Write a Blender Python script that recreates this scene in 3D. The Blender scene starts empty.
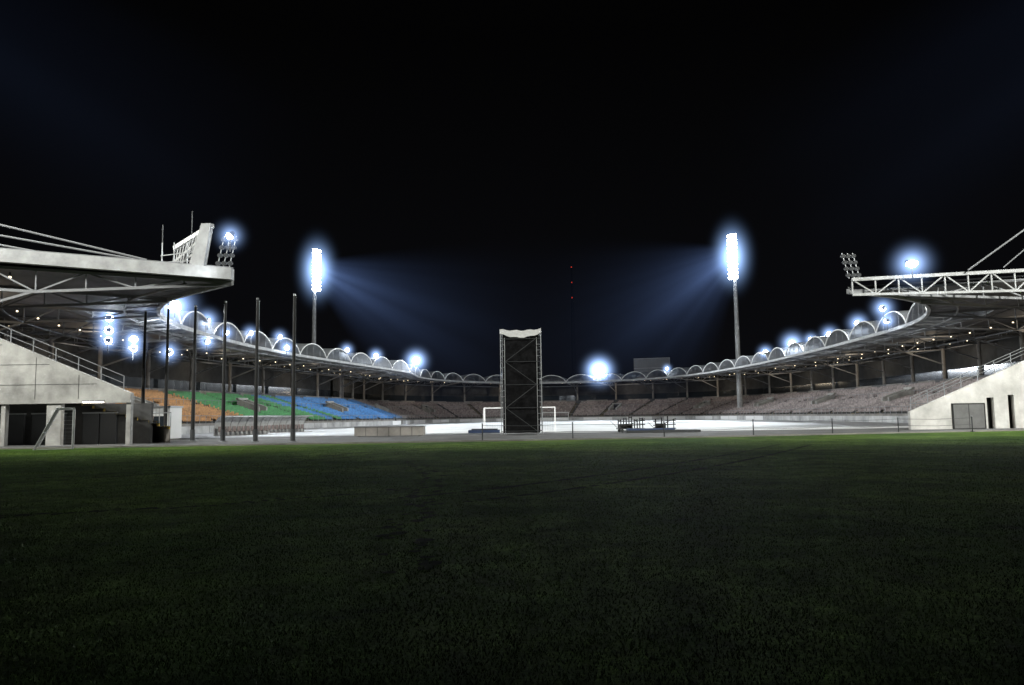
import bpy, math, random
from mathutils import Vector, Matrix
random.seed(7)
sc = bpy.context.scene
sc.view_settings.view_transform = 'Standard'
sc.view_settings.look = 'None'
sc.view_settings.exposure = 0
D = bpy.data

# ------------------------------------------------------------------ materials
def mat(name, col, rough=0.7, metal=0.0, noise=0.0, nscale=2.0, bump=0.0, bscale=20.0, spec=0.4):
    m = D.materials.new(name); m.use_nodes = True
    nt = m.node_tree; b = nt.nodes['Principled BSDF']
    b.inputs['Base Color'].default_value = (*col, 1)
    b.inputs['Roughness'].default_value = rough
    b.inputs['Metallic'].default_value = metal
    b.inputs['Specular IOR Level'].default_value = spec
    geo = nt.nodes.new('ShaderNodeNewGeometry')
    if noise > 0:
        n = nt.nodes.new('ShaderNodeTexNoise'); n.inputs['Scale'].default_value = nscale
        n.inputs['Detail'].default_value = 4; n.inputs['Roughness'].default_value = 0.65
        nt.links.new(geo.outputs['Position'], n.inputs['Vector'])
        r = nt.nodes.new('ShaderNodeMapRange')
        r.inputs[1].default_value = 0.3; r.inputs[2].default_value = 0.7
        r.inputs[3].default_value = 1 - noise; r.inputs[4].default_value = 1 + noise
        nt.links.new(n.outputs['Fac'], r.inputs[0])
        v = nt.nodes.new('ShaderNodeVectorMath'); v.operation = 'SCALE'
        v.inputs[0].default_value = col
        nt.links.new(r.outputs[0], v.inputs['Scale'])
        nt.links.new(v.outputs[0], b.inputs['Base Color'])
    if bump > 0:
        n2 = nt.nodes.new('ShaderNodeTexNoise'); n2.inputs['Scale'].default_value = bscale
        n2.inputs['Detail'].default_value = 3
        nt.links.new(geo.outputs['Position'], n2.inputs['Vector'])
        bp = nt.nodes.new('ShaderNodeBump'); bp.inputs['Strength'].default_value = bump
        bp.inputs['Distance'].default_value = 0.05
        nt.links.new(n2.outputs['Fac'], bp.inputs['Height'])
        nt.links.new(bp.outputs[0], b.inputs['Normal'])
    return m

def emit(name, col, s):
    m = D.materials.new(name); m.use_nodes = True
    nt = m.node_tree; nt.nodes.clear()
    o = nt.nodes.new('ShaderNodeOutputMaterial'); e = nt.nodes.new('ShaderNodeEmission')
    e.inputs[0].default_value = (*col, 1); e.inputs[1].default_value = s
    nt.links.new(e.outputs[0], o.inputs['Surface'])
    m.cycles.emission_sampling = 'NONE'
    return m

M_conc = mat('concrete', (0.23, 0.215, 0.20), 0.85, noise=0.3, nscale=0.5)
M_concL = mat('concrete_pale', (0.34, 0.335, 0.32), 0.85, noise=0.40, nscale=0.45, bump=0.2, bscale=6)
M_concR = mat('rendered_wall_white', (0.52, 0.51, 0.49), 0.85, noise=0.28, nscale=0.5, bump=0.2, bscale=6)
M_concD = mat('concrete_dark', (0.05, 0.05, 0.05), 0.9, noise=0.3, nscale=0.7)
M_steel = mat('painted_steel', (0.19, 0.195, 0.205), 0.5)
M_steelW = mat('white_painted_steel', (0.33, 0.335, 0.34), 0.55, noise=0.25, nscale=1.0)
M_steelD = mat('dark_steel', (0.04, 0.042, 0.045), 0.5)
M_galv = mat('galvanised_steel', (0.3, 0.31, 0.32), 0.4, 0.6)
M_deck = mat('roof_deck', (0.15, 0.15, 0.16), 0.7, noise=0.3, nscale=0.4)
M_white = mat('white_paint', (0.78, 0.78, 0.78), 0.5)
M_board = mat('board_face', (0.42, 0.42, 0.42), 0.6, noise=0.45, nscale=.3)
M_net = mat('black_netting', (0.006, 0.006, 0.0065), 0.95, noise=0.5, nscale=3, bump=0.6, bscale=4, spec=.05)
M_cloth = mat('pale_cloth', (0.42, 0.42, 0.42), 0.9, noise=0.15, nscale=3)
M_black = mat('black_opening', (0.008, 0.008, 0.008), 0.7)
M_door = mat('door_leaf', (0.13, 0.13, 0.13), 0.6, noise=.2, nscale=1)
M_glass = mat('dark_glass', (0.02, 0.025, 0.03), 0.1)
M_yellow = mat('yellow_paint', (0.58, 0.42, 0.11), 0.6)
M_or = mat('orange_seat', (0.46, 0.22, 0.06), 0.5, noise=0.38, nscale=1.2)
M_gr = mat('green_seat', (0.04, 0.25, 0.06), 0.5, noise=0.38, nscale=1.2)
M_bl = mat('blue_seat', (0.03, 0.19, 0.48), 0.5, noise=0.38, nscale=1.2)
M_gy = mat('grey_seat', (0.20, 0.16, 0.15), 0.55, noise=0.4, nscale=.8)
M_gy2 = mat('pale_grey_seat', (0.30, 0.248, 0.232), 0.55, noise=0.4, nscale=1.0)
M_mat = mat('mat_cover', (0.03, 0.05, 0.11), 0.6)
M_lens = emit('lamp_lens', (0.85, 0.93, 1.0), 60)
M_lensS = emit('small_lamp_lens', (1.0, 0.82, 0.55), 4)
M_tube = emit('fluorescent_tube', (1.0, 0.93, 0.8), 14)
M_red = emit('red_beacon', (1.0, 0.06, 0.03), 0.7)

M_mem = D.materials.new('translucent_membrane'); M_mem.use_nodes = True
nt = M_mem.node_tree; nt.nodes.clear()
o = nt.nodes.new('ShaderNodeOutputMaterial'); a = nt.nodes.new('ShaderNodeBsdfDiffuse'); t = nt.nodes.new('ShaderNodeBsdfTranslucent')
a.inputs[0].default_value = (0.32, 0.33, 0.345, 1); t.inputs[0].default_value = (0.26, 0.27, 0.285, 1)
mx = nt.nodes.new('ShaderNodeMixShader'); nt.links.new(a.outputs[0], mx.inputs[1]); nt.links.new(t.outputs[0], mx.inputs[2])
nt.links.new(mx.outputs[0], o.inputs[0])

# ------------------------------------------------------------------ mesh builder
class MB:
    def __init__(s): s.v = []; s.f = []; s.mi = []; s.mats = []
    def m(s, mt):
        if mt not in s.mats: s.mats.append(mt)
        return s.mats.index(mt)
    def poly(s, pts, mt):
        b = len(s.v); s.v += [tuple(p) for p in pts]; s.f.append(tuple(range(b, b+len(pts)))); s.mi.append(s.m(mt))
    def box(s, c0, c1, mt):
        x0,y0,z0 = c0; x1,y1,z1 = c1
        s.hexa([(x0,y0,z0),(x1,y0,z0),(x1,y1,z0),(x0,y1,z0),(x0,y0,z1),(x1,y0,z1),(x1,y1,z1),(x0,y1,z1)], mt)
    def hexa(s, p, mt):
        b = len(s.v); s.v += [tuple(q) for q in p]
        for f in ((3,2,1,0),(4,5,6,7),(0,1,5,4),(1,2,6,5),(2,3,7,6),(3,0,4,7)):
            s.f.append(tuple(b+i for i in f)); s.mi.append(s.m(mt))
    def bar(s, a, b, w, h, mt):
        a = Vector(a); b = Vector(b); d = (b-a).normalized()
        up = Vector((0,0,1)) if abs(d.z) < 0.95 else Vector((0,1,0))
        x = d.cross(up).normalized()*w/2; y = x.cross(d).normalized()*h/2
        s.hexa([a-x-y,a+x-y,b+x-y,b-x-y,a-x+y,a+x+y,b+x+y,b-x+y], mt)
    def tube(s, a, b, r0, mt, r1=None, n=8, cap=True):
        if r1 is None: r1 = r0
        a = Vector(a); b = Vector(b); d = (b-a).normalized()
        up = Vector((0,0,1)) if abs(d.z) < 0.95 else Vector((0,1,0))
        x = d.cross(up).normalized(); y = d.cross(x).normalized()
        k = len(s.v)
        for c, r in ((a,r0),(b,r1)):
            for i in range(n):
                g = 2*math.pi*i/n
                s.v.append(tuple(c + x*math.cos(g)*r + y*math.sin(g)*r))
        for i in range(n):
            j = (i+1)%n
            s.f.append((k+i,k+j,k+n+j,k+n+i)); s.mi.append(s.m(mt))
        if cap:
            s.f.append(tuple(k+n-1-i for i in range(n))); s.mi.append(s.m(mt))
            s.f.append(tuple(k+n+i for i in range(n))); s.mi.append(s.m(mt))
    def obj(s, name, parent=None, smooth=False, loc=None, rot=None):
        me = D.meshes.new(name); me.from_pydata(s.v, [], s.f)
        for mt in s.mats: me.materials.append(mt)
        me.polygons.foreach_set('material_index', s.mi)
        if smooth: me.polygons.foreach_set('use_smooth', [True]*len(s.f))
        me.update()
        ob = D.objects.new(name, me); sc.collection.objects.link(ob)
        if parent: ob.parent = parent
        if loc: ob.location = loc
        if rot: ob.rotation_euler = rot
        return ob

def empty(name, loc=(0,0,0), rot=(0,0,0)):
    e = D.objects.new(name, None); e.location = loc; e.rotation_euler = rot
    e.empty_display_size = 0.5
    sc.collection.objects.link(e); return e

def spot(name, loc, target, energy, col=(0.90,0.96,1.0), ang=90, rad=0.4, blend=0.6, parent=None):
    l = D.lights.new(name, 'SPOT'); l.energy = energy; l.color = col
    l.spot_size = math.radians(ang); l.spot_blend = blend; l.shadow_soft_size = rad
    ob = D.objects.new(name, l); sc.collection.objects.link(ob)
    d = Vector(target)-Vector(loc)
    ob.location = loc; ob.rotation_euler = d.to_track_quat('-Z','Y').to_euler()
    if parent: ob.parent = parent
    return ob

# ------------------------------------------------------------------ self-glowing volumes that paint lamp halos and beam haze
def halo_mat(name, col, k, power):
    m = D.materials.new(name); m.use_nodes = True; nt = m.node_tree; nt.nodes.clear()
    o = nt.nodes.new('ShaderNodeOutputMaterial'); e = nt.nodes.new('ShaderNodeEmission')
    tc = nt.nodes.new('ShaderNodeTexCoord'); ln = nt.nodes.new('ShaderNodeVectorMath'); ln.operation = 'LENGTH'
    s1 = nt.nodes.new('ShaderNodeMath'); s1.operation = 'SUBTRACT'; s1.inputs[0].default_value = 1; s1.use_clamp = True
    p = nt.nodes.new('ShaderNodeMath'); p.operation = 'POWER'; p.inputs[1].default_value = power
    q = nt.nodes.new('ShaderNodeMath'); q.operation = 'MULTIPLY'; q.inputs[1].default_value = k
    nt.links.new(tc.outputs['Object'], ln.inputs[0]); nt.links.new(ln.outputs['Value'], s1.inputs[1])
    nt.links.new(s1.outputs[0], p.inputs[0]); nt.links.new(p.outputs[0], q.inputs[0])
    nt.links.new(q.outputs[0], e.inputs[1]); e.inputs[0].default_value = (*col,1)
    nt.links.new(e.outputs[0], o.inputs['Volume'])
    m.cycles.emission_sampling = 'NONE'
    return m
H_big = halo_mat('painted_halo_lamp', (0.36,0.55,1.0), 3.2, 6.5)  # halo painted as emission, falling off from the centre
H_mast = halo_mat('painted_halo_mast', (0.34,0.55,1.0), 1.5, 5.5)

def sphere(name, loc, scale, mt, parent=None, sub=3):
    import bmesh
    bm = bmesh.new(); bmesh.ops.create_icosphere(bm, subdivisions=sub, radius=1)
    me = D.meshes.new(name); bm.to_mesh(me); bm.free(); me.materials.append(mt)
    ob = D.objects.new(name, me); ob.location = loc; ob.scale = scale; sc.collection.objects.link(ob)
    if parent: ob.parent = parent
    return ob

def beam_mat(name, k, A, z0, L, P, ln):
    m = D.materials.new(name); m.use_nodes = True; nt = m.node_tree; nt.nodes.clear()
    def N(op, a=None, b=None, clamp=False):
        n = nt.nodes.new('ShaderNodeMath'); n.operation = op; n.use_clamp = clamp
        for i, x in enumerate((a,b)):
            if x is None: continue
            if isinstance(x,(int,float)): n.inputs[i].default_value = x
            else: nt.links.new(x, n.inputs[i])
        return n.outputs[0]
    o = nt.nodes.new('ShaderNodeOutputMaterial'); e = nt.nodes.new('ShaderNodeEmission')
    tc = nt.nodes.new('ShaderNodeTexCoord'); sp = nt.nodes.new('ShaderNodeSeparateXYZ')
    nt.links.new(tc.outputs['Object'], sp.inputs[0])
    x, y, z = sp.outputs
    dz = N('SUBTRACT', z0, z)
    rr = N('SQRT', N('ADD', N('MULTIPLY',x,x), N('MULTIPLY',y,y)))
    ang = N('DIVIDE', rr, dz)
    edge = N('POWER', N('SUBTRACT', 1.0, N('DIVIDE', ang, A), True), 1.2)
    depth = N('MULTIPLY', z, -1.0)
    fall = N('DIVIDE', 1.0, N('POWER', N('ADD', 1.0, N('DIVIDE', depth, L)), P))
    fade = N('SUBTRACT', 1.0, N('DIVIDE', depth, ln), True)
    cx = nt.nodes.new('ShaderNodeCombineXYZ')
    nt.links.new(N('DIVIDE',x,dz), cx.inputs[0]); nt.links.new(N('DIVIDE',y,dz), cx.inputs[1])
    no = nt.nodes.new('ShaderNodeTexNoise'); no.inputs['Scale'].default_value = 9; no.inputs['Detail'].default_value = 1
    nt.links.new(cx.outputs[0], no.inputs['Vector'])
    st = N('MAXIMUM', N('ADD', -0.5, N('MULTIPLY', no.outputs['Fac'], 3.0)), 0.1)
    tot = N('MULTIPLY', N('MULTIPLY', N('MULTIPLY', N('MULTIPLY', edge, fall), fade), st), k)
    nt.links.new(tot, e.inputs[1]); e.inputs[0].default_value = (0.27,0.45,1.0,1)
    nt.links.new(e.outputs[0], o.inputs['Volume'])
    m.cycles.emission_sampling = 'NONE'
    return m
B_far = beam_mat('painted_beam', 0.098, 0.38, 8.0, 14.0, 2.6, 80.0)  # beam haze painted as emission; no lamp light scatters here
B_near = beam_mat('painted_beam_thin', 0.0036, 0.20, 8.0, 60.0, 1.5, 70.0)

def beam(loc, target, mt, parent, A=0.50, z0=8.0, ln=110):
    b = MB(); n = 24
    b.tube((0,0,0),(0,0,-ln), A*z0, mt, A*(z0+ln), n=n)
    ob = b.obj('painted_beam', parent)  # self-glowing cone that paints the beam
    ob.location = loc
    ob.rotation_euler = (Vector(target)-Vector(loc)).to_track_quat('-Z','Y').to_euler()
    return ob

# ------------------------------------------------------------------ plan of the stadium
LEFT = [((-21,58),(-48,54)), ((-30,67),(-55,62)), ((-35.5,80),(-60,78)), ((-37,100),(-63,98)),
        ((-35.5,121),(-61,123)), ((-31,144),(-56,152)), ((-23.5,178),(-47,188))]
RING = [((-23.5,180.5),(-47,190.5)), ((-23.5,205),(-45,217)), ((-17,226),(-33,246)), ((-5,240),(-13,264)), ((9,247),(11,273)), ((24,243),(35,267)),
        ((37,232),(56,252)), ((46,215),(70,228)), ((50,195),(76,202)), ((52,165),(78,170)), ((51.5,140),(78,142)),
        ((50,114),(76,114)), ((47.5,92),(73,90)), ((42,78),(67,79)), ((36,71),(63,72)), ((29,66.6),(60,66.6))]

def resample(pairs, step):
    P = [tuple(Vector(q) for q in pr) for pr in pairs]
    out = []
    for i in range(len(P)-1):
        for k in range(40):
            t = k/40; row = []
            for j in (0,1):
                p1, p2 = P[i][j], P[i+1][j]
                p0 = P[i-1][j] if i > 0 else 2*p1-p2
                p3 = P[i+2][j] if i+2 < len(P) else 2*p2-p1
                row.append(0.5*((2*p1)+(p2-p0)*t+(2*p0-5*p1+4*p2-p3)*t*t+(3*p1-p0-3*p2+p3)*t**3))
            out.append(tuple(row))
    out.append(P[-1])
    s = [0]
    for i in range(1,len(out)):
        ma = out[i-1][0].lerp(out[i-1][1],0.3); mb = out[i][0].lerp(out[i][1],0.3)
        s.append(s[-1]+(mb-ma).length)
    n = max(2, round(s[-1]/step)); res = []; j = 0
    for k in range(n+1):
        d = s[-1]*k/n
        while j < len(s)-2 and s[j+1] < d: j += 1
        f = (d-s[j])/max(1e-6,(s[j+1]-s[j]))
        res.append((out[j][0].lerp(out[j+1][0],f), out[j][1].lerp(out[j+1][1],f)))
    return res, s[-1]

TF, TB, NR, Z0, RISE = 0.15, 0.70, 20, 1.2, 0.225
def pt(pr, t, z):
    p = pr[0].lerp(pr[1], t); return Vector((p.x,p.y,z))
def roofz(t): return 12.0 + 1.6*t

def build_stand(pairs, name, seatcol, arch_from, arch_to):
    root = empty(name)
    S, L = resample(pairs, 0.5)
    C = S[::4]
    if C[-1] != S[-1]: C.append(S[-1])
    b = MB()
    for r in range(NR):
        t0 = TF+(TB-TF)*r/NR; t1 = TF+(TB-TF)*(r+1)/NR
        z = Z0+RISE*r
        for i in range(len(C)-1):
            a, c = C[i], C[i+1]
            b.poly([pt(a,t0,z),pt(c,t0,z),pt(c,t1,z),pt(a,t1,z)], M_conc)
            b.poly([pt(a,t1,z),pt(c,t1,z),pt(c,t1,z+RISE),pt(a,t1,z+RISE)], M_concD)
    zt = Z0+RISE*NR
    for i in range(len(C)-1):
        a, c = C[i], C[i+1]
        b.poly([pt(a,TF,0),pt(c,TF,0),pt(c,TF,Z0),pt(a,TF,Z0)], M_conc)
        b.poly([pt(a,TB,zt),pt(c,TB,zt),pt(c,.95,zt),pt(a,.95,zt)], M_conc)
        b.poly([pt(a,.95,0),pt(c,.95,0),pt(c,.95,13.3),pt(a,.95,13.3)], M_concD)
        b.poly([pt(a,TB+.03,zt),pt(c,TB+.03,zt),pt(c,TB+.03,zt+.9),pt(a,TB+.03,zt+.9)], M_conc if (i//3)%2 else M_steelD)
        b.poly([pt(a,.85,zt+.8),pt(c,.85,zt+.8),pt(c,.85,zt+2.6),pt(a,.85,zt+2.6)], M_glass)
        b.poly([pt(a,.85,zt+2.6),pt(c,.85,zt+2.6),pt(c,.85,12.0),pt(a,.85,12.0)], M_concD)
    b.obj('seating_terrace', root)
    b = MB(); per = 22
    cross = 10
    for r in range(NR):
        t0 = TF+(TB-TF)*(r+0.45)/NR; t1 = TF+(TB-TF)*(r+0.80)/NR
        z = Z0+RISE*r
        for i in range(len(S)-1):
            k = i % per; blk = i//per
            a, c = S[i], S[i+1]
            if k in (0,1,2):
                ta = TF+(TB-TF)*(r+0.02)/NR; tb = TF+(TB-TF)*(r+0.7)/NR
                mt = M_yellow if (k == 0 or blk % 2 == 0) else M_conc
                b.poly([pt(a,ta,z+.02),pt(c,ta,z+.02),pt(c,tb,z+.02),pt(a,tb,z+.02)], mt)
                b.poly([pt(a,ta,z-.20),pt(c,ta,z-.20),pt(c,ta,z+.02),pt(a,ta,z+.02)], mt)
                continue
            if r == cross: continue
            if blk % 3 == 1 and 3 <= k <= 8 and 6 <= r <= 11: continue
            mt = seatcol(a[0].lerp(a[1],t0), i, r)
            p0, p1 = pt(a,t0,z+.42), pt(c,t0,z+.42)
            g = (p1-p0)*0.06
            q0, q1 = pt(a,t1,z+.44), pt(c,t1,z+.44)
            b.poly([p0+g,p1-g,q1-g,q0+g], mt)
            b.poly([p0+g,p1-g,p1-g-Vector((0,0,.12)),p0+g-Vector((0,0,.12))], mt)
            u = Vector((0,0,0.36))
            b.poly([q0+g,q1-g,q1-g+u,q0+g+u], mt)
    b.obj('seats', root)
    b = MB()
    for i in range(0, len(S)-12, per):
        if (i//per) % 3 != 1: continue
        a, c = S[i+3], S[i+9]
        ta, tb = TF+(TB-TF)*6.3/NR, TF+(TB-TF)*11.8/NR
        zl = Z0+RISE*6; zh = zl+2.6
        for (p, q) in ((a,S[i+4]),(S[i+8],c)):
            b.hexa([pt(p,ta,zl),pt(q,ta,zl),pt(q,tb,zl+1),pt(p,tb,zl+1),pt(p,ta,zl+1.2),pt(q,ta,zl+1.2),pt(q,tb,zh),pt(p,tb,zh)], M_concL)
        b.poly([pt(S[i+4],tb-.01,zl),pt(S[i+8],tb-.01,zl),pt(S[i+8],tb-.01,zh-.2),pt(S[i+4],tb-.01,zh-.2)], M_black)
        b.poly([pt(S[i+4],ta,zl+.3),pt(S[i+8],ta,zl+.3),pt(S[i+8],tb-.01,zl+.3),pt(S[i+4],tb-.01,zl+.3)], M_concD)
        b.hexa([pt(a,tb-.01,zh-.2),pt(c,tb-.01,zh-.2),pt(c,tb+.01,zh-.2),pt(a,tb+.01,zh-.2),pt(a,tb-.01,zh+.15),pt(c,tb-.01,zh+.15),pt(c,tb+.01,zh+.15),pt(a,tb+.01,zh+.15)], M_concL)
    b.obj('vomitory_portals', root)
    nb = max(2, round(L/11.0)); bays, _ = resample(pairs, L/nb)
    nb = len(bays)-1
    b = MB(); fine = 6
    F, _ = resample(pairs, L/(nb*fine))
    while len(F) < nb*fine+1: F.append(F[-1])
    mem = MB(); rib = MB()
    for i in range(nb):
        arched = arch_from <= i < nb-arch_to
        tt = 0.30 if arched else 0.0
        for k in range(fine):
            a, c = F[i*fine+k], F[i*fine+k+1]
            for (ta, tb) in ((tt,0.65),(0.65,1.0)):
                b.poly([pt(a,ta,roofz(ta)),pt(c,ta,roofz(ta)),pt(c,tb,roofz(tb)),pt(a,tb,roofz(tb))], M_deck)
                b.poly([pt(a,ta,roofz(ta)+.3),pt(c,ta,roofz(ta)+.3),pt(c,tb,roofz(tb)+.3),pt(a,tb,roofz(tb)+.3)], M_deck)
            b.poly([pt(a,tt,roofz(tt)),pt(c,tt,roofz(tt)),pt(c,tt,roofz(tt)+.3),pt(a,tt,roofz(tt)+.3)], M_steelW)
            b.poly([pt(a,1,12.4),pt(c,1,12.4),pt(c,1,roofz(1)+.5),pt(a,1,roofz(1)+.5)], M_steelW)
            rib.bar(pt(a,0,11.9),pt(c,0,11.9),.30,.4,M_steelW)
            rib.tube(pt(a,0.12,11.75),pt(c,0.12,11.75),.10,M_steel,n=6)
            if k % 2 == 0: rib.bar(pt(a,0,11.9),pt(c,0.12,11.75),.08,.08,M_steel)
        if arched:
            nn = 12
            def vp(u, t, lift):
                g = fine*u; k = min(fine-1,int(g)); f = g-k
                p = F[i*fine+k][0].lerp(F[i*fine+k][1],t).lerp(F[i*fine+k+1][0].lerp(F[i*fine+k+1][1],t), f)
                h = 2.1*max(0,(1-(2*u-1)**2))**0.75
                return Vector((p.x,p.y,roofz(t)+.15+h*lift))
            for k in range(nn):
                u0, u1 = k/nn, (k+1)/nn
                for (ta,tb,la,lb) in ((0,.12,1,.97),(.12,.22,.97,.85),(.22,.30,.85,.7)):
                    mem.poly([vp(u0,ta,la),vp(u1,ta,la),vp(u1,tb,lb),vp(u0,tb,lb)], M_mem)
                rib.bar(vp(u0,0,1),vp(u1,0,1),.12,.14,M_white)
                rib.bar(vp(u0,.3,.7),vp(u1,.3,.7),.12,.12,M_steel)
                mem.poly([vp(u0,.3,0),vp(u1,.3,0),vp(u1,.3,.7),vp(u0,.3,.7)], M_deck)
            for u in (.25,.5,.75):
                rib.bar(vp(u,0,0),vp(u,0,1),.06,.06,M_steel)
    b.obj('roof_deck', root); mem.obj('roof_vaults', root, smooth=False)
    dl = MB()
    for i, a in enumerate(bays):
        top = lambda t: pt(a,t,roofz(t)-.12)
        bot = lambda t: pt(a,t,roofz(t)-.25-1.5*min(1,t/.5))
        N = 8
        for k in range(N):
            t0, t1 = k/N, (k+1)/N
            rib.bar(top(t0),top(t1),.22,.22,M_steel); rib.bar(bot(t0),bot(t1),.2,.2,M_steel)
            rib.bar(top(t0) if k%2 else bot(t0), bot(t1) if k%2 else top(t1), .11,.11,M_steel)
            rib.bar(top(t1),bot(t1),.09,.09,M_steel)
        rib.tube(pt(a,.74,0),pt(a,.74,12.0),.28,M_conc,n=10)
        rib.bar(pt(a,.74,9.0),pt(a,.5,11.1),.18,.18,M_steel)
        if i % 3 == 1:
            l = D.lights.new('canopy_lamp','POINT'); l.energy = 380; l.color = (1,.84,.62); l.shadow_soft_size = .25
            lo = D.objects.new('canopy_lamp', l); lo.location = pt(F[min(len(F)-1,i*fine+2)],.62,11.2); lo.parent = root
            sc.collection.objects.link(lo)
    for t in (.5,.75):
        for i in range(nb*fine):
            rib.bar(pt(F[i],t,roofz(t)-1.7),pt(F[i+1],t,roofz(t)-1.7),.12,.12,M_steel)
    for j, a in enumerate(F):
        if j % 3 == 1:
            for t in (.55,.86):
                p = pt(a,t,roofz(t)-.5-.3*random.random())
                dl.tube(p,p+Vector((0,0,.12)),.09,M_lensS,n=8)
                dl.tube(p+Vector((0,0,.12)),p+Vector((0,0,.45)),.07,M_steelD,n=6)
    rib.obj('roof_trusses_and_columns', root); dl.obj('ceiling_downlights', root)
    fr = MB()
    for i in range(0,len(C)-1):
        a, c = C[i], C[i+1]
        for t,zz in ((TF,Z0),(TF+(TB-TF)*(cross+1)/NR,Z0+RISE*(cross+1))):
            fr.tube(pt(a,t,zz+1.0),pt(c,t,zz+1.0),.035,M_galv,n=5,cap=False)
            fr.tube(pt(a,t,zz),pt(a,t,zz+1.0),.03,M_galv,n=5,cap=False)
    fr.obj('barrier_rail', root)
    return root, bays, F

def leftcol(p, i, r):
    y = p.y
    if y < 92: return M_gy
    if y < 120: return M_or
    if y < 146: return M_gr
    if y < 150 : return M_bl
    if y < 153 : return M_gr
    return M_bl
Lroot, Lb, LF = build_stand(LEFT, 'stadium_grandstand', leftcol, 2, 0)
def ringcol(p, i, r):
    if p.x < 0 and p.y < 196: return M_bl
    return M_gy if random.random() < (.25 if (i//22) % 2 else .7) else M_gy2
Rroot, Rb, RF = build_stand(RING, 'stadium_grandstand', ringcol, 0, 2)

# ------------------------------------------------------------------ left end
b = MB()
def wallpoly(b, pts, y0, y1, mt):
    n = len(pts)
    b.poly([(x,y0,z) for x,z in pts], mt)
    b.poly([(x,y1,z) for x,z in reversed(pts)], mt)
    for i in range(n):
        x0,z0 = pts[i]; x1,z1 = pts[(i+1)%n]
        b.poly([(x0,y0,z0),(x0,y1,z0),(x1,y1,z1),(x1,y0,z1)], mt)
wallpoly(b, [(-26.4,2.9),(-26.4,3.55),(-35.5,7.4),(-50,13.0),(-50,2.9)], 54.0, 54.5, M_concL)
wallpoly(b, [(-31.2,0),(-31.2,2.9),(-32.2,2.9),(-32.2,0)], 54.1, 54.5, M_concL)
wallpoly(b, [(-44,0),(-44,2.9),(-50,2.9),(-50,0)], 54.1, 54.5, M_concL)
wallpoly(b, [(-26.4,0),(-26.4,2.9),(-26.7,2.9),(-26.7,0)], 54.1, 54.5, M_concL)
for x in (-35.2,-38.2,-41.2): b.box((x-.15,54.1,0),(x+.15,54.5,2.897),M_concL)
b.box((-50,57.2,0),(-26.4,57.5,2.9),M_concD)
for x in (-30.0,-33.7,-36.7,-39.7,-42.6):
    b.box((x-1.2,56.9,0),(x-.05,57.1,2.2),M_steelD); b.box((x+.05,56.9,0),(x+1.2,57.1,2.2),M_steelD)
    b.box((x-1.25,56.85,2.2),(x+1.25,57.1,2.3),M_galv)
for z in (4.2,5.6,7.0):
    b.box((-50,53.985,z),(-26.6-(z-3.3)/.42,53.998,z+.03),M_concD)
for x in (-30,-33,-36,-39,-42): b.box((x-.012,53.985,3.2),(x+.012,53.998,3.5+(-26.8-x)*.42),M_concD)
for k in range(14):
    x = -27-k*1.6; z = 3.6+(-26.6-x)*.42
    b.bar((x,54.25,z),(x,54.25,z+1.0),.05,.05,M_steel)
b.bar((-27,54.25,4.75),(-49,54.25,14.0),.05,.05,M_steel); b.bar((-27,54.25,4.25),(-49,54.25,13.5),.04,.04,M_steel)
b.obj('end_wall', Lroot)
b = MB()
b.hexa([(-20.8,57.2,12.0),(-48,53.2,13.9),(-48,53.9,13.9),(-20.8,57.9,12.0),(-20.8,57.2,12.85),(-48,53.2,14.9),(-48,53.9,14.9),(-20.8,57.9,12.85)], M_steelW)
b.bar((-20.8,57.62,12.92),(-48,53.62,14.97),.4,.06,M_steel)
for x0,z0,x1,z1 in ((-27.0,13.5,-50,19.2),(-27.6,13.5,-50,17.6),(-33,13.8,-50,17.0)):
    b.tube((x0,57,z0),(x1,55,z1),.075,M_steel,n=6)
b.obj('fascia_beam', Lroot)
b = MB()
b.hexa([(-23.9,57.0,12.9),(-22.8,57.0,12.9),(-22.8,57.6,12.9),(-23.9,57.6,12.9),(-23.0,57.0,16.2),(-22.3,57.0,16.2),(-22.3,57.6,16.2),(-23.0,57.6,16.2)], M_steelW)
b.bar((-22.3,57.3,16.1),(-26.2,60,15.0),.35,.3,M_white); b.bar((-22.9,57.3,15.2),(-26.2,60,13.9),.2,.2,M_steelW)
b.bar((-23.3,57.3,14.2),(-26.4,60,13.2),.15,.15,M_steelW)
for f in (0,.1,.2,.3,.4,.5,.6,.7,.8,.9,1):
    p = Vector((-22.6,57.3,16.1)).lerp(Vector((-26.2,60,15.0)),f); q = Vector((-23.3,57.3,14.2)).lerp(Vector((-26.4,60,13.2)),f)
    b.bar(p,q,.07,.07,M_steelW)
for x in (-26.3,-25.4,-24.4): b.bar((x,58,12.9),(x,58,15.0),.07,.07,M_galv)
b.bar((-26.4,58,14.0),(-23.6,58,14.3),.06,.06,M_galv); b.bar((-26.4,58,13.5),(-23.6,58,13.6),.06,.06,M_galv)
b.bar((-24.1,58,15.5),(-24.1,58,17.4),.05,.05,M_steelD); b.bar((-26.3,58,15),(-26.3,58,16.4),.05,.05,M_steelD)
b.obj('roof_gantry', Lroot)
b = MB()
def rack(b, x, y, z, dx, h=2.4):
    for k in (0,1,2):
        b.bar((x+k*.45*dx,y,z),(x+k*.45*dx+.5*dx,y,z+h),.06,.06,M_galv)
    for f in (.15,.4,.65,.9):
        b.bar((x+.5*f*dx,y,z+h*f),(x+.9*dx+.5*f*dx,y,z+h*f),.05,.05,M_galv)
        for k in (0,1,2):
            cx = x+k*.45*dx+.5*f*dx
            b.tube((cx,y+.15,z+h*f),(cx,y-.15,z+h*f-.05),.17,M_steelD,n=10)
rack(b,-21.9,57.4,12.9,1)
b.obj('lamp_rack', Lroot)

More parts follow.
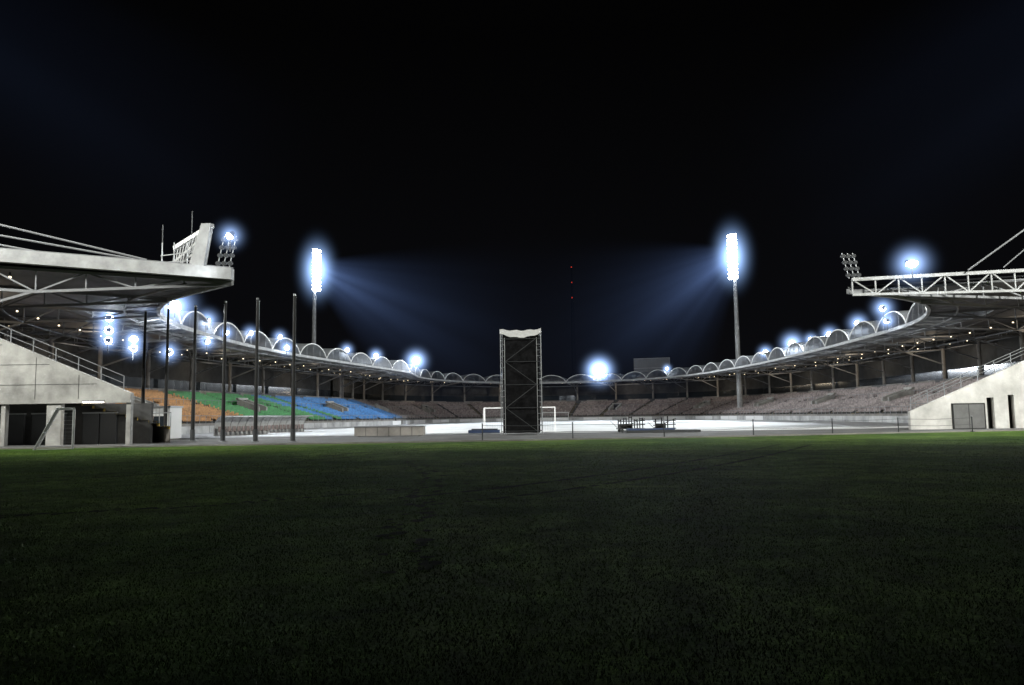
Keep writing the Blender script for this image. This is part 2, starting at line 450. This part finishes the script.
# ------------------------------------------------------------------ right end
b = MB()
wallpoly(b, [(33.4,0),(33.4,1.5),(43.5,5.7),(60,12.4),(60,3.0),(44.0,3.0),(44.0,0),(42.2,0),(42.2,2.8),(41.7,2.8),(41.7,0),(40.5,0),(40.5,2.6),(39.9,2.6),(39.9,0)], 66.0, 66.4, M_concR)
b.box((36.9,65.93,0),(39.7,65.99,2.15),M_black); b.box((37.02,65.9,0.05),(38.27,65.95,2.05),M_door); b.box((38.32,65.9,0.05),(39.58,65.95,2.05),M_door)
b.box((39.9,66.45,0),(60,66.5,3),M_black)
b.box((44,66.05,0),(46,66.35,3.0),M_concR); b.box((49,66.05,0),(60,66.35,3.0),M_concR)
for k in range(18):
    x = 33.6+k*1.45; z = 1.55+(x-33.4)*.415
    b.bar((x,66.2,z),(x,66.2,z+1.1),.05,.05,M_galv)
for o_ in (.55,.85,1.1): b.bar((33.6,66.2,1.6+o_),(58.6,66.2,12+o_),.045,.045,M_galv)
b.obj('end_wall', Rroot)
b = MB()
NN = 16
for k in range(NN):
    f0, f1 = k/NN, (k+1)/NN
    X0, X1 = 29+31*f0, 29+31*f1
    zb0, zb1 = 11.45+.2*f0, 11.45+.2*f1; zt0, zt1 = 12.75+1.1*f0, 12.75+1.1*f1
    yy0, yy1 = 65.7-1*f0, 65.7-1*f1
    b.bar((X0,yy0,zb0),(X1,yy1,zb1),.2,.2,M_steelW); b.bar((X0,yy0,zt0),(X1,yy1,zt1),.25,.28,M_steelW)
    b.bar((X0,yy0,zb0),(X0,yy0,zt0),.1,.1,M_steelW)
    b.bar((X0,yy0,zb0 if k%2 else zt0),(X1,yy1,zt1 if k%2 else zb1),.1,.1,M_steelW)
b.tube((38.5,65,13.3),(47,64,19.3),.07,M_steel,n=6); b.tube((41.5,65,13.5),(47,64,18.2),.05,M_steel,n=6)
b.obj('end_truss', Rroot)
b = MB(); rack(b,29.8,66,12.9,-1,2.2); b.obj('lamp_rack', Rroot)

# ------------------------------------------------------------------ floodlights on rims
TGT = (6,130,0)
def flood(loc, n=2, R=2.0, energy=9000, target=TGT, ball=.22, ang=100, blend=.6):
    b = MB()
    d = (Vector(target)-Vector(loc)).normalized()
    side = d.cross(Vector((0,0,1))).normalized()
    ln = MB()
    for i in range(n):
        off = side*((i-(n-1)/2)*.62)
        p = off
        b.tube(p-d*.35,p+d*.02,.16,M_steelD,r1=.30,n=12)
        ln.tube(p+d*.025,p+d*.04,.27,M_lens,n=12)
    b.bar(-side*(n*.33),side*(n*.33),.07,.07,M_steelD)
    b.bar((0,0,0),(0,0,-1.2),.09,.09,M_steelD)
    root = b.obj('floodlight', loc=loc)
    ln.obj('lens', root)
    ball *= .85; R *= 1.15
    sphere('painted_glare_ball', d*.05, (ball,ball,ball), M_lens, root, 2)  # added emissive ball, paints the overexposed glare around the lenses
    l2 = spot('lamp', d*(ball+.3), Vector(target)-Vector(loc), energy, ang=ang, rad=.3, parent=root, blend=blend)
    l2.rotation_euler = d.to_track_quat('-Z','Y').to_euler()
    sphere('painted_halo', (0,0,0), (R,R,R), H_big, root, 2)  # self-glowing sphere paints the halo around the lamp
    return root
E = 4200
for p,n,R_,e,t,bl in [
    ((33.7,64.8,13.9),2,3.0,6500,(37,50,0),.4),
    ((46.5,97,14.4),2,2.7,E,TGT,.42), ((46.9,97,12.8),2,2.4,E,TGT,.36),
    ((51.3,115,14.6),2,2.9,E,TGT,.45), ((53.5,131,14.6),2,2.9,E,TGT,.46), ((53,138,14.4),2,2.5,E,TGT,.4),
    ((53.3,148,14.6),2,4.2,E,TGT,.75), ((54,166,14.4),2,3.1,E,TGT,.5),
    ((27,243,15.4),4,8.5,26000,TGT,1.3), ((44,222,14.4),1,2.8,E,TGT,.4), ((-2,243,14.5),1,2.8,E,TGT,.4),
    ((-22,178,14.5),3,5.2,13000,TGT,.95), ((-28,160,14.4),1,3.0,E,TGT,.45),((-31,146,14.4),1,2.6,E,TGT,.42),
    ((-34.8,120,12.6),1,2.6,E,TGT,.42), ((-35,117,14.0),1,2.2,E,TGT,.36), ((-36.4,108,13.6),1,2.2,E,TGT,.36),
    ((-37.3,95,13.8),2,2.7,E,TGT,.38), ((-37.3,95,11.2),1,2.4,E,TGT,.36), ((-36.8,100,12.8),1,2.2,E,TGT,.32),
    ((-34.8,80,13.4),3,4.0,12000,(0,72,0),.68), ((-37.5,85,9.1),2,2.4,4000,TGT,.42),
    ((-33.7,72,13.3),2,3.1,9000,(0,62,0),.52), ((-33.7,72,14.4),1,1.8,3000,TGT,.26),
    ((-39,75,11.6),2,2.5,3000,TGT,.42), ((-39,75,10.4),2,2.4,3000,TGT,.46), ((-39,75,9.4),2,2.2,3000,TGT,.40),
    ((-38,78,9.8),2,2.3,3000,TGT,.42), ((-38,78,8.9),2,2.2,3000,TGT,.40),
    ((-20.6,56.4,15.1),1,1.9,3000,(-30,48,0),.30) ]:
    flood(p,n,R_,e,t,bl)

# ------------------------------------------------------------------ floodlight masts
def mast(base, top, head_h, face, energy, beam_m, bA, blen=110, ang=75, blend=.6, tz=0, col=(.9,.96,1)):
    root = empty('floodlight_mast', (base[0],base[1],0))
    b = MB()
    b.tube((0,0,0),(0,0,top-head_h*.5),.75,M_steelW,r1=.42,n=16)
    b.tube((0,0,0),(0,0,.5),1.2,M_conc,n=16)
    b.obj('tapered_pole', root)
    d = Vector((face[0]-base[0],face[1]-base[1],0)).normalized(); s = Vector((-d.y,d.x,0))
    b = MB(); ln = MB(); w = 1.15
    zc0 = top-head_h
    for sx in (-1,0,1):
        b.bar(s*sx*w+d*.4+Vector((0,0,zc0)), s*sx*w+d*.4+Vector((0,0,top)),.12,.12,M_galv)
    nr = 11
    for r in range(nr+1):
        z = zc0+head_h*r/nr
        b.bar(-s*w+d*.4+Vector((0,0,z)), s*w+d*.4+Vector((0,0,z)),.1,.1,M_galv)
        if r < nr:
            for sx in (-1,-.33,.33,1):
                p = s*sx*w*.8+d*.75+Vector((0,0,z+head_h/nr/2)); dd = (d-Vector((0,0,.45))).normalized()
                b.tube(p-dd*.4,p,.2,M_steelD,r1=.34,n=10)
                ln.tube(p+dd*.01,p+dd*.30,.44,M_lens,r1=.38,n=10)
    b.obj('lamp_frame', root); ln.obj('lamps', root)
    hc = Vector((0,0,top-head_h/2))+d*2.2
    tg = Vector((face[0]-base[0],face[1]-base[1],tz))
    for dz in (-head_h*.3, head_h*.3):
        spot('floodlamp', hc+Vector((0,0,dz)), tg, energy/2, ang=ang, rad=1.0, parent=root, blend=blend, col=col)
    sphere('painted_halo', hc-d*1.2, (8.5,8.5,15), H_mast, root)  # self-glowing ellipsoid paints the halo around the mast head
    beam(hc-d*.8, tg+Vector((0,0,6)), beam_m, root, A=bA, ln=blen)
    return root
mast((-53,208),47.3,11.5,(14,160),240000,B_far,.38,80)
mast((58,200),48,12,(5,150),240000,B_far,.38,80)
mast((-64,22),49,11,(3,114),340000,B_near,.20,70, ang=92, blend=1.0, col=(1,1,.92))
mast((64,22),49,11,(5,114),340000,B_near,.20,70, ang=92, blend=1.0, col=(1,1,.92))

# ------------------------------------------------------------------ ground
def sheet(name, pts, z, mt):
    b = MB(); b.poly([(x,y,z) for x,y in pts], mt); return b.obj(name)
M_asph = mat('asphalt', (0.08,0.08,0.08), 0.8, noise=0.45, nscale=0.4, bump=0.3, bscale=30)
sheet('ground', [(-3000,-1500),(3000,-1500),(3000,4000),(-3000,4000)], -0.012, mat('dark_ground', (0.04,0.045,0.03), 0.95, noise=0.3, nscale=.3))
sheet('asphalt_forecourt', [(-140,42),(140,42),(140,110),(60,110),(-60,110),(-140,110)], -0.004, M_asph)
inner = [tuple(p[0].lerp(p[1],TF-.01)) for p in LF[::4]] + [tuple(p[0].lerp(p[1],TF-.01)) for p in RF[::4]]
M_cover = mat('frosted_pitch_surface', (0.72,0.74,0.76), 0.7, noise=0.2, nscale=.2)
track = [(-27,72)]+[p for p in inner if p[1] > 72]+[(31,72)]
sheet('running_track', track, 0.004, mat('pale_track_surface', (0.42,0.42,0.43), 0.7, noise=0.25, nscale=.5))
ptch = [(-27,77),(34,77),(41,100),(43,140),(42,185),(33,214),(20,226),(6,229),(-6,222),(-14,205),(-17,175),(-25,140),(-30,110),(-30,90)]
sheet('pitch', ptch, 0.010, M_cover)
b = MB()
for k in range(3):
    yy = 73.2+k*1.22
    b.box((-26,yy,.006),(31,yy+.06,.008),M_white)
b.obj('track_lane_markings')

Mg = D.materials.new('grass_turf'); Mg.use_nodes = True
nt = Mg.node_tree; bs = nt.nodes['Principled BSDF']; bs.inputs['Roughness'].default_value = .85; bs.inputs['Specular IOR Level'].default_value = .05
geo = nt.nodes.new('ShaderNodeNewGeometry')
def noise(scale, det=5, vec=None, rough=.6):
    n = nt.nodes.new('ShaderNodeTexNoise'); n.inputs['Scale'].default_value = scale; n.inputs['Detail'].default_value = det
    n.inputs['Roughness'].default_value = rough
    nt.links.new(vec or geo.outputs['Position'], n.inputs['Vector']); return n.outputs['Fac']
def ramp(f, c0, c1, p0=.35, p1=.65):
    r = nt.nodes.new('ShaderNodeValToRGB'); r.color_ramp.elements[0].color = (*c0,1); r.color_ramp.elements[1].color = (*c1,1)
    r.color_ramp.elements[0].position = p0; r.color_ramp.elements[1].position = p1
    nt.links.new(f, r.inputs[0]); return r.outputs[0]
def mixc(a, b_, f, mode='MULTIPLY'):
    m = nt.nodes.new('ShaderNodeMix'); m.data_type = 'RGBA'; m.blend_type = mode
    m.inputs[0].default_value = f; nt.links.new(a, m.inputs[6]); nt.links.new(b_, m.inputs[7]); return m.outputs[2]
c = ramp(noise(.16,5), (.030,.068,.010), (.085,.140,.026), .38, .62)
c = mixc(c, ramp(noise(1.1,5,rough=.75), (.45,.45,.45), (1.35,1.35,1.25), .32,.68), 1)
c = mixc(c, ramp(noise(40,2,rough=.8), (.5,.5,.45), (1.4,1.4,1.3), .3,.7), 1)
nt.links.new(c, bs.inputs['Base Color'])
bp = nt.nodes.new('ShaderNodeBump'); bp.inputs['Strength'].default_value = .8; bp.inputs['Distance'].default_value = .03
nt.links.new(noise(12,5,rough=.8), bp.inputs['Height'])
nt.links.new(bp.outputs[0], bs.inputs['Normal'])
edge = [(-140,43),(-60,46.5),(-31,48),(-15,49),(0,50.3),(15,52.5),(28,55.5),(42,58.5),(70,62),(140,66)]
sheet('grass_field', [(-140,-60),(140,-60)]+edge[::-1], 0.012, Mg)
Mb = mat('grass_blade', (.046,.084,.012), .85, noise=.7, nscale=.5, spec=.05)
v = []; f = []
R = random.random
for i in range(180000):
    w = R(); yy = 3.2*(44/3.2)**(w**.9); xx = (R()*2-1)*yy*.72
    sc_ = 1+yy*.04
    h = (.010+.018*R())*(1+.015*yy); wd = .0018*sc_*(1+R()); g = R()*math.pi
    dx, dy = math.cos(g)*wd, math.sin(g)*wd; lx, ly = (R()-.5)*h*1.6, (R()-.5)*h*1.6
    k = len(v)
    v += [(xx-dx,yy-dy,.01),(xx+dx,yy+dy,.01),(xx+lx,yy+ly,.012+h)]; f.append((k,k+1,k+2))
me = D.meshes.new('grass'); me.from_pydata(v,[],f); me.materials.append(Mb); me.update()
ob = D.objects.new('grass', me); sc.collection.objects.link(ob)
Mw = mat('worn_turf', (.014,.021,.006), .95, noise=.5, nscale=5, spec=.05)
b = MB()
def blob(x,y,r):
    n = 9
    b.poly([(x+math.cos(6.283*i/n)*r*(.5+.7*R()), y+math.sin(6.283*i/n)*r*1.5*(.5+.7*R()), .018+R()*.003) for i in range(n)], Mw)
for i in range(100):
    u = i/100; yy = 29*(1-u)+8*u; xx = -3.9+3.3*u+.5*math.sin(u*5)+random.choice((-.2,.2))+random.gauss(0,.09)
    blob(xx,yy,.06+.08*R())
for i in range(90):
    u = i/90; xx = -14+13*u; yy = 14+5*u-2.5*math.sin(u*3.1)+random.gauss(0,.12)
    blob(xx,yy,.05+.07*R())
def tyre(fn, n=160, gap=1.5, w=.11):
    for sgn in (-1,1):
        for i in range(n):
            if R() < .22: continue
            p = Vector(fn(i/n)); q = Vector(fn((i+1)/n)); d = (q-p).normalized(); s_ = Vector((-d.y,d.x))
            o_ = s_*sgn*gap/2; ww = w*(.6+.7*R()); z_ = .018+R()*.003
            b.poly([(*(p+o_-s_*ww),z_),(*(q+o_-s_*ww),z_),(*(q+o_+s_*ww),z_),(*(p+o_+s_*ww),z_)], Mw)
tyre(lambda u: (-2+16*u, 15+24*u**1.25))
tyre(lambda u: (-22+36*u, 31+4*math.sin(u*3.14)), 260)
tyre(lambda u: (-17+12*u, 20+20*u*u), 160)
b.obj('worn_trail')
b = MB()
for i in range(len(edge)-1):
    x0,y0 = edge[i]; x1,y1 = edge[i+1]
    b.bar((x0,y0+.08,.03),(x1,y1+.08,.03),.12,.14,M_conc)
b.obj('kerb')

# ------------------------------------------------------------------ flagpoles
for x,y in ((-15.7,56),(-18.9,57.6),(-21.8,59),(-24.9,61),(-27.7,62.5),(-30.0,63.5)):
    b = MB()
    b.tube((0,0,0),(0,0,10.5),.15,M_black,r1=.09,n=10)
    b.box((-.22,-.22,0),(.22,.22,.06),M_galv); b.tube((0,0,.06),(0,0,.9),.18,M_steelD,n=10)
    b.tube((0,0,10.5),(0,0,10.62),.10,M_galv,n=8)
    b.tube((.19,0,1.2),(.14,0,10.4),.012,M_galv,n=4); b.bar((0,0,10.4),(.2,0,10.4),.03,.03,M_galv)
    b.obj('flagpole', loc=(x,y,0), rot=(0,0,R()*3))

# ------------------------------------------------------------------ scaffold tower
root = empty('scaffold_tower', (.8,69,0), (0,0,math.radians(-3)))
b = MB(); W, Dp, H = 1.75, 1.2, 9.0
for x in (-W,-W+.35,W-.35,W):
    for y in (-Dp,Dp):
        b.tube((x,y,0),(x,y,H+(0 if abs(x)==W else -.6)),.03,M_galv,n=7); b.box((x-.1,y-.1,0),(x+.1,y+.1,.04),M_galv)
k = 0
z = .3
while z < H:
    for y in (-Dp,Dp):
        for sx in (-1,1): b.tube((sx*W,y,z),(sx*(W-.35),y,z),.02,M_galv,n=5)
        if k % 4 == 0: b.tube((-W,y-.06,z),(W,y-.06,z),.022,M_steelD,n=5)
    for sx in (-1,1):
        b.tube((sx*W,-Dp,z),(sx*W,Dp,z),.02,M_galv,n=5)
    z += .5; k += 1
for k in range(4):
    b.tube((-W+.4 if k%2 else W-.4,-Dp-.15,.3+k*2),(W-.4 if k%2 else -W+.4,-Dp-.15,2.3+k*2),.02,M_steelD,n=5)
b.obj('frame', root)
b = MB(); n = 10; mm = 26
for y,sg in ((-Dp+.05,-1),(Dp-.05,1)):
    G = [[Vector((-W+.2+(2*W-.4)*i/n, y+sg*(.05*math.sin(i*1.3+j*.9)+.04*math.sin(j*1.7)), .15+8.5*j/mm)) for i in range(n+1)] for j in range(mm+1)]
    for j in range(mm):
        for i in range(n): b.poly([G[j][i],G[j][i+1],G[j+1][i+1],G[j+1][i]], M_net)
for sx in (-1,1): b.poly([(sx*(W-.18),-Dp+.05,.15),(sx*(W-.18),Dp-.05,.15),(sx*(W-.18),Dp-.05,8.6),(sx*(W-.18),-Dp+.05,8.6)], M_net)
b.obj('netting', root)
b = MB()
for i in range(12):
    f0,f1 = i/12,(i+1)/12
    def sp_(f,y,z): return (-W-.05+(2*W+.1)*f, y, z-.35*math.sin(f*math.pi)*(1 if z < 9 else .35)*1.0+.05*math.sin(f*20))
    b.poly([sp_(f0,-Dp-.12,8.75),sp_(f1,-Dp-.12,8.75),sp_(f1,-Dp-.1,9.15),sp_(f0,-Dp-.1,9.15)], M_cloth)
    b.poly([sp_(f0,-Dp-.1,9.15),sp_(f1,-Dp-.1,9.15),sp_(f1,Dp,9.2),sp_(f0,Dp,9.2)], M_cloth)
b.obj('top_sheet', root)

# ------------------------------------------------------------------ goals
def goal(loc, rz, name='soccer_goal', fm=M_white):
    b = MB(); w = 3.66; h = 2.44
    for x in (-w,w):
        b.tube((x,0,0),(x,0,h),.06,fm); b.tube((x,0,h),(x,.9,h),.03,fm,n=6)
        b.tube((x,.9,h),(x,2.0,0),.03,fm,n=6); b.tube((x,0,.03),(x,2,.03),.03,fm,n=6)
    b.tube((-w-.06,0,h),(w+.06,0,h),.06,fm); b.tube((-w,2,.03),(w,2,.03),.03,fm,n=6); b.tube((-w,.9,h),(w,.9,h),.02,fm,n=6)
    for i in range(31):
        x = -w+2*w*i/30; b.bar((x,.9,h),(x,2,.03),.008,.008,M_galv); b.bar((x,0,h),(x,.9,h),.008,.008,M_galv)
    for j in range(11):
        f_ = j/10; b.bar((-w,.9+1.1*f_,h*(1-f_)),(w,.9+1.1*f_,h*(1-f_)),.008,.008,M_galv)
        for x in (-w,w): b.bar((x,0,h*(1-f_)),(x,.9+1.1*f_,h*(1-f_)),.008,.008,M_galv)
    return b.obj(name, loc=loc, rot=(0,0,rz))
goal((.7,81.5,.01), math.radians(176))
goal((-28.0,50.0,0), math.radians(119), fm=M_steelW)
goal((12,222,.012), math.radians(-3))

# ------------------------------------------------------------------ cabins, shelters, blocks
def cabin(loc, w, d, h):
    b = MB()
    b.box((-w/2,-d/2,.12),(w/2,d/2,h-.1),M_white); b.box((-w/2-.08,-d/2-.08,h-.1),(w/2+.08,d/2+.08,h+.05),M_galv)
    for x in (-w/2+.1,w/2-.3): b.box((x,-d/2+.1,0),(x+.2,d/2-.1,.118),M_conc)
    for i in range(int(w/.3)):
        x = -w/2+.15+i*.3; b.box((x,-d/2-.02,.2),(x+.04,-d/2-.002,h-.15),M_cloth)
    b.box((-w/2+.4,-d/2-.05,.14),(-w/2+1.25,-d/2-.022,2.15),M_galv)
    b.box((w/2-1.5,-d/2-.05,1.1),(w/2-.4,-d/2-.022,2.0),M_glass)
    b.box((w/2-1.56,-d/2-.07,1.04),(w/2-.34,-d/2-.052,1.09),M_white)
    return b.obj('site_cabin', loc=loc)
cabin((-30.3,66.5,0),3.4,2.4,2.8)
def shelter(loc, w):
    b = MB()
    P = [(math.cos(math.radians(a))*1.3, .5+math.sin(math.radians(a))*1.5) for a in range(-18,109,14)]
    for i in range(len(P)-1):
        (y0,z0),(y1,z1) = P[i],P[i+1]
        b.poly([(-w/2,y0,z0),(w/2,y0,z0),(w/2,y1,z1),(-w/2,y1,z1)], M_cloth)
        for k in range(int(w)+1):
            x = -w/2+k*w/int(w); b.bar((x,y0-.02,z0),(x,y1-.02,z1),.05,.05,M_steelW)
    for i in range(int(w/.6)):
        x = -w/2+.3+i*.6; b.box((x-.2,.3,.4),(x+.2,.7,.46),M_gy); b.box((x-.2,.7,.46),(x+.2,.75,.95),M_gy); b.bar((x,.5,0),(x,.5,.4),.05,.05,M_galv)
    b.box((-w/2,-.2,0),(w/2,1.3,.05),M_conc)
    return b.obj('team_shelter', loc=loc, rot=(0,0,math.radians(60)))
shelter((-27.5,82,0),7); shelter((-27,95,0),7)
b = MB()
b.box((-3,-.8,.05),(3,.8,.8),M_conc)
for x in (-2,-1,0,1,2): b.box((x-.02,-.815,.06),(x+.02,-.802,.79),M_concD)
b.box((-3.05,-.85,.802),(3.05,.85,.88),M_steel)
for x in (-2.6,0,2.6): b.box((x-.1,-.6,0),(x+.1,.6,.048),M_concD)
b.obj('folded_pitch_cover_crate', loc=(-10.8,69,0))
b = MB()
for P in (LF,RF):
    q = P[::3]
    for i in range(len(q)-1):
        a,c = pt(q[i],.085,0), pt(q[i+1],.085,0)
        if a.y < 76: continue
        d = (c-a)*.01
        b.poly([a+d,c-d,c-d+Vector((0,0,.9)),a+d+Vector((0,0,.9))], M_white if (a.y > 170 and i % 3) else M_board)
        b.bar(a,a+Vector((0,0,.95)),.05,.05,M_galv)
b.obj('advertising_boards')

def trolley(loc, rz, w=2.4, hurdles=5):
    b = MB()
    b.box((-w/2,-.6,.28),(w/2,.6,.36),M_steelD)
    for x in (-w/2+.3,w/2-.3):
        for y in (-.55,.55): b.tube((x,y-.05,.15),(x,y+.05,.15),.15,M_steelD,n=12)
    for i in range(hurdles):
        x = -w/2+.2+i*(w-.4)/(hurdles-1); hh = .8+.25*((i*7)%3)/2
        b.tube((x,-.5,.36),(x,-.5,hh+.36),.05,M_black,n=6); b.tube((x,.5,.36),(x,.5,hh+.36),.05,M_black,n=6)
        b.box((x-.02,-.58,hh+.22),(x+.02,.58,hh+.32),M_black)
    for z in (.6,.95): b.bar((-w/2,-.55,z),(w/2,-.55,z+.08),.06,.08,M_black)
    b.box((-w/2+.2,-.4,.362),(.1,.4,.75),M_black)
    b.bar((-w/2,0,.4),(-w/2-.6,0,1.0),.04,.04,M_galv); b.bar((-w/2-.6,-.3,1.0),(-w/2-.6,.3,1.0),.04,.04,M_galv)
    b.bar((-w/2,-.55,.36),(w/2,-.55,1.2),.05,.05,M_black)
    return b.obj('equipment_trolley', loc=loc, rot=(0,0,rz))
trolley((10.6,71,0),.1); trolley((13.6,70.5,0),-.2,2.0,4)
b = MB(); b.box((-3.2,-.9,.02),(3.2,.9,.22),M_steelD); b.box((-3.0,-.8,.222),(1,.8,.36),M_mat); b.obj('landing_mat_stack', loc=(13,68.8,0))
b = MB(); b.box((-1.5,-.9,.02),(1.5,.9,.3),M_mat); b.box((-1.2,-.8,.302),(1.3,.8,.42),M_steelD); b.obj('landing_mat_stack', loc=(-2.8,76,0))

b = MB(); prev = None
for x in [-2.0,3.9,10.1,16.4,22.2,27.2,33]:
    y = 50.9+max(0,x)*.17
    b.tube((x,y,0),(x,y,1.1),.04,M_steelD,n=8); b.tube((x,y,0),(x,y,.04),.16,M_steelD,n=10); b.tube((x,y,1.1),(x,y,1.16),.055,M_galv,n=8)
    if prev:
        for z in (.55,1.02):
            m_ = ((prev[0]+x)/2,(prev[1]+y)/2,z-.07); b.tube((prev[0],prev[1],z),m_,.013,M_steelD,n=4,cap=False); b.tube(m_,(x,y,z),.013,M_steelD,n=4,cap=False)
    prev = (x,y)
b.obj('rope_fence')

root = empty('scoreboard', (43.5,243,0), (0,0,math.radians(-18)))
b = MB(); b.box((-5.6,-.4,12.9),(5.6,.4,19.0),M_steelD)
for i in range(9): b.bar((-5.5+i*1.37,-.46,13),(-5.5+i*1.37,-.46,18.9),.05,.05,M_steelD)
for z in (13,15.9,18.9): b.bar((-5.6,-.46,z),(5.6,-.46,z),.08,.08,M_steel)
b.obj('panel', root)
b = MB()
for x in (-4,4): b.bar((x,.6,12.6),(x,.6,18.5),.3,.3,M_steelD)
b.obj('supports', root)
root = empty('radio_mast', (47,600,0))
b = MB(); Hh = 116
for i in range(29):
    z0,z1 = i*4,(i+1)*4; r0,r1 = 2.2*(1-z0/Hh)+.5, 2.2*(1-z1/Hh)+.5
    for k in range(3):
        g = k*2.094; g2 = (k+1)*2.094
        p = lambda r,g,z: (math.cos(g)*r,math.sin(g)*r,z)
        b.bar(p(r0,g,z0),p(r1,g,z1),.15,.15,M_black); b.bar(p(r0,g,z0),p(r1,g2,z1),.1,.1,M_black)
b.obj('lattice', root)
b = MB()
for z in (116,104,92): b.tube((0,0,z),(0,0,z+.8),.35,M_red,n=8)
b.obj('beacons', root)
b = MB(); b.box((-.75,-.1,-.04),(.75,.0,.06),M_galv); wl = b.obj('wall_lamp', loc=(-28.9,53.97,3.02))
b = MB(); b.box((-.7,-.12,-.1),(.7,-.02,-.045),M_tube); b.obj('tube', wl)
l = D.lights.new('wall_light','AREA'); l.shape='RECTANGLE'; l.size=1.4; l.size_y=.1; l.energy=60; l.color=(1,.93,.8)
lo = D.objects.new('wall_light', l); lo.location=(0,-.15,-.13); lo.parent=wl; sc.collection.objects.link(lo)

# ------------------------------------------------------------------ world
w = D.worlds.new('World'); sc.world = w; w.use_nodes = True
nt = w.node_tree; bg = nt.nodes['Background']
tc = nt.nodes.new('ShaderNodeTexCoord'); sp = nt.nodes.new('ShaderNodeSeparateXYZ'); nt.links.new(tc.outputs['Generated'], sp.inputs[0])
r = nt.nodes.new('ShaderNodeValToRGB'); r.color_ramp.elements[0].position = 0; r.color_ramp.elements[0].color = (.0034,.0035,.0044,1)
r.color_ramp.elements[1].position = .45; r.color_ramp.elements[1].color = (.0008,.0008,.0009,1)
nt.links.new(sp.outputs[2], r.inputs[0]); nt.links.new(r.outputs[0], bg.inputs[0]); bg.inputs[1].default_value = 1

# ------------------------------------------------------------------ camera
cam = D.cameras.new('camera'); co = D.objects.new('camera', cam); sc.collection.objects.link(co)
cam.sensor_width = 36; cam.lens = 36*781/1024; cam.clip_end = 6000; cam.clip_start = .1
co.matrix_world = Matrix.Translation((0,0,1.6)) @ Matrix.Rotation(math.radians(95.38),4,'X') @ Matrix.Rotation(math.radians(-.8),4,'Z')
sc.camera = co
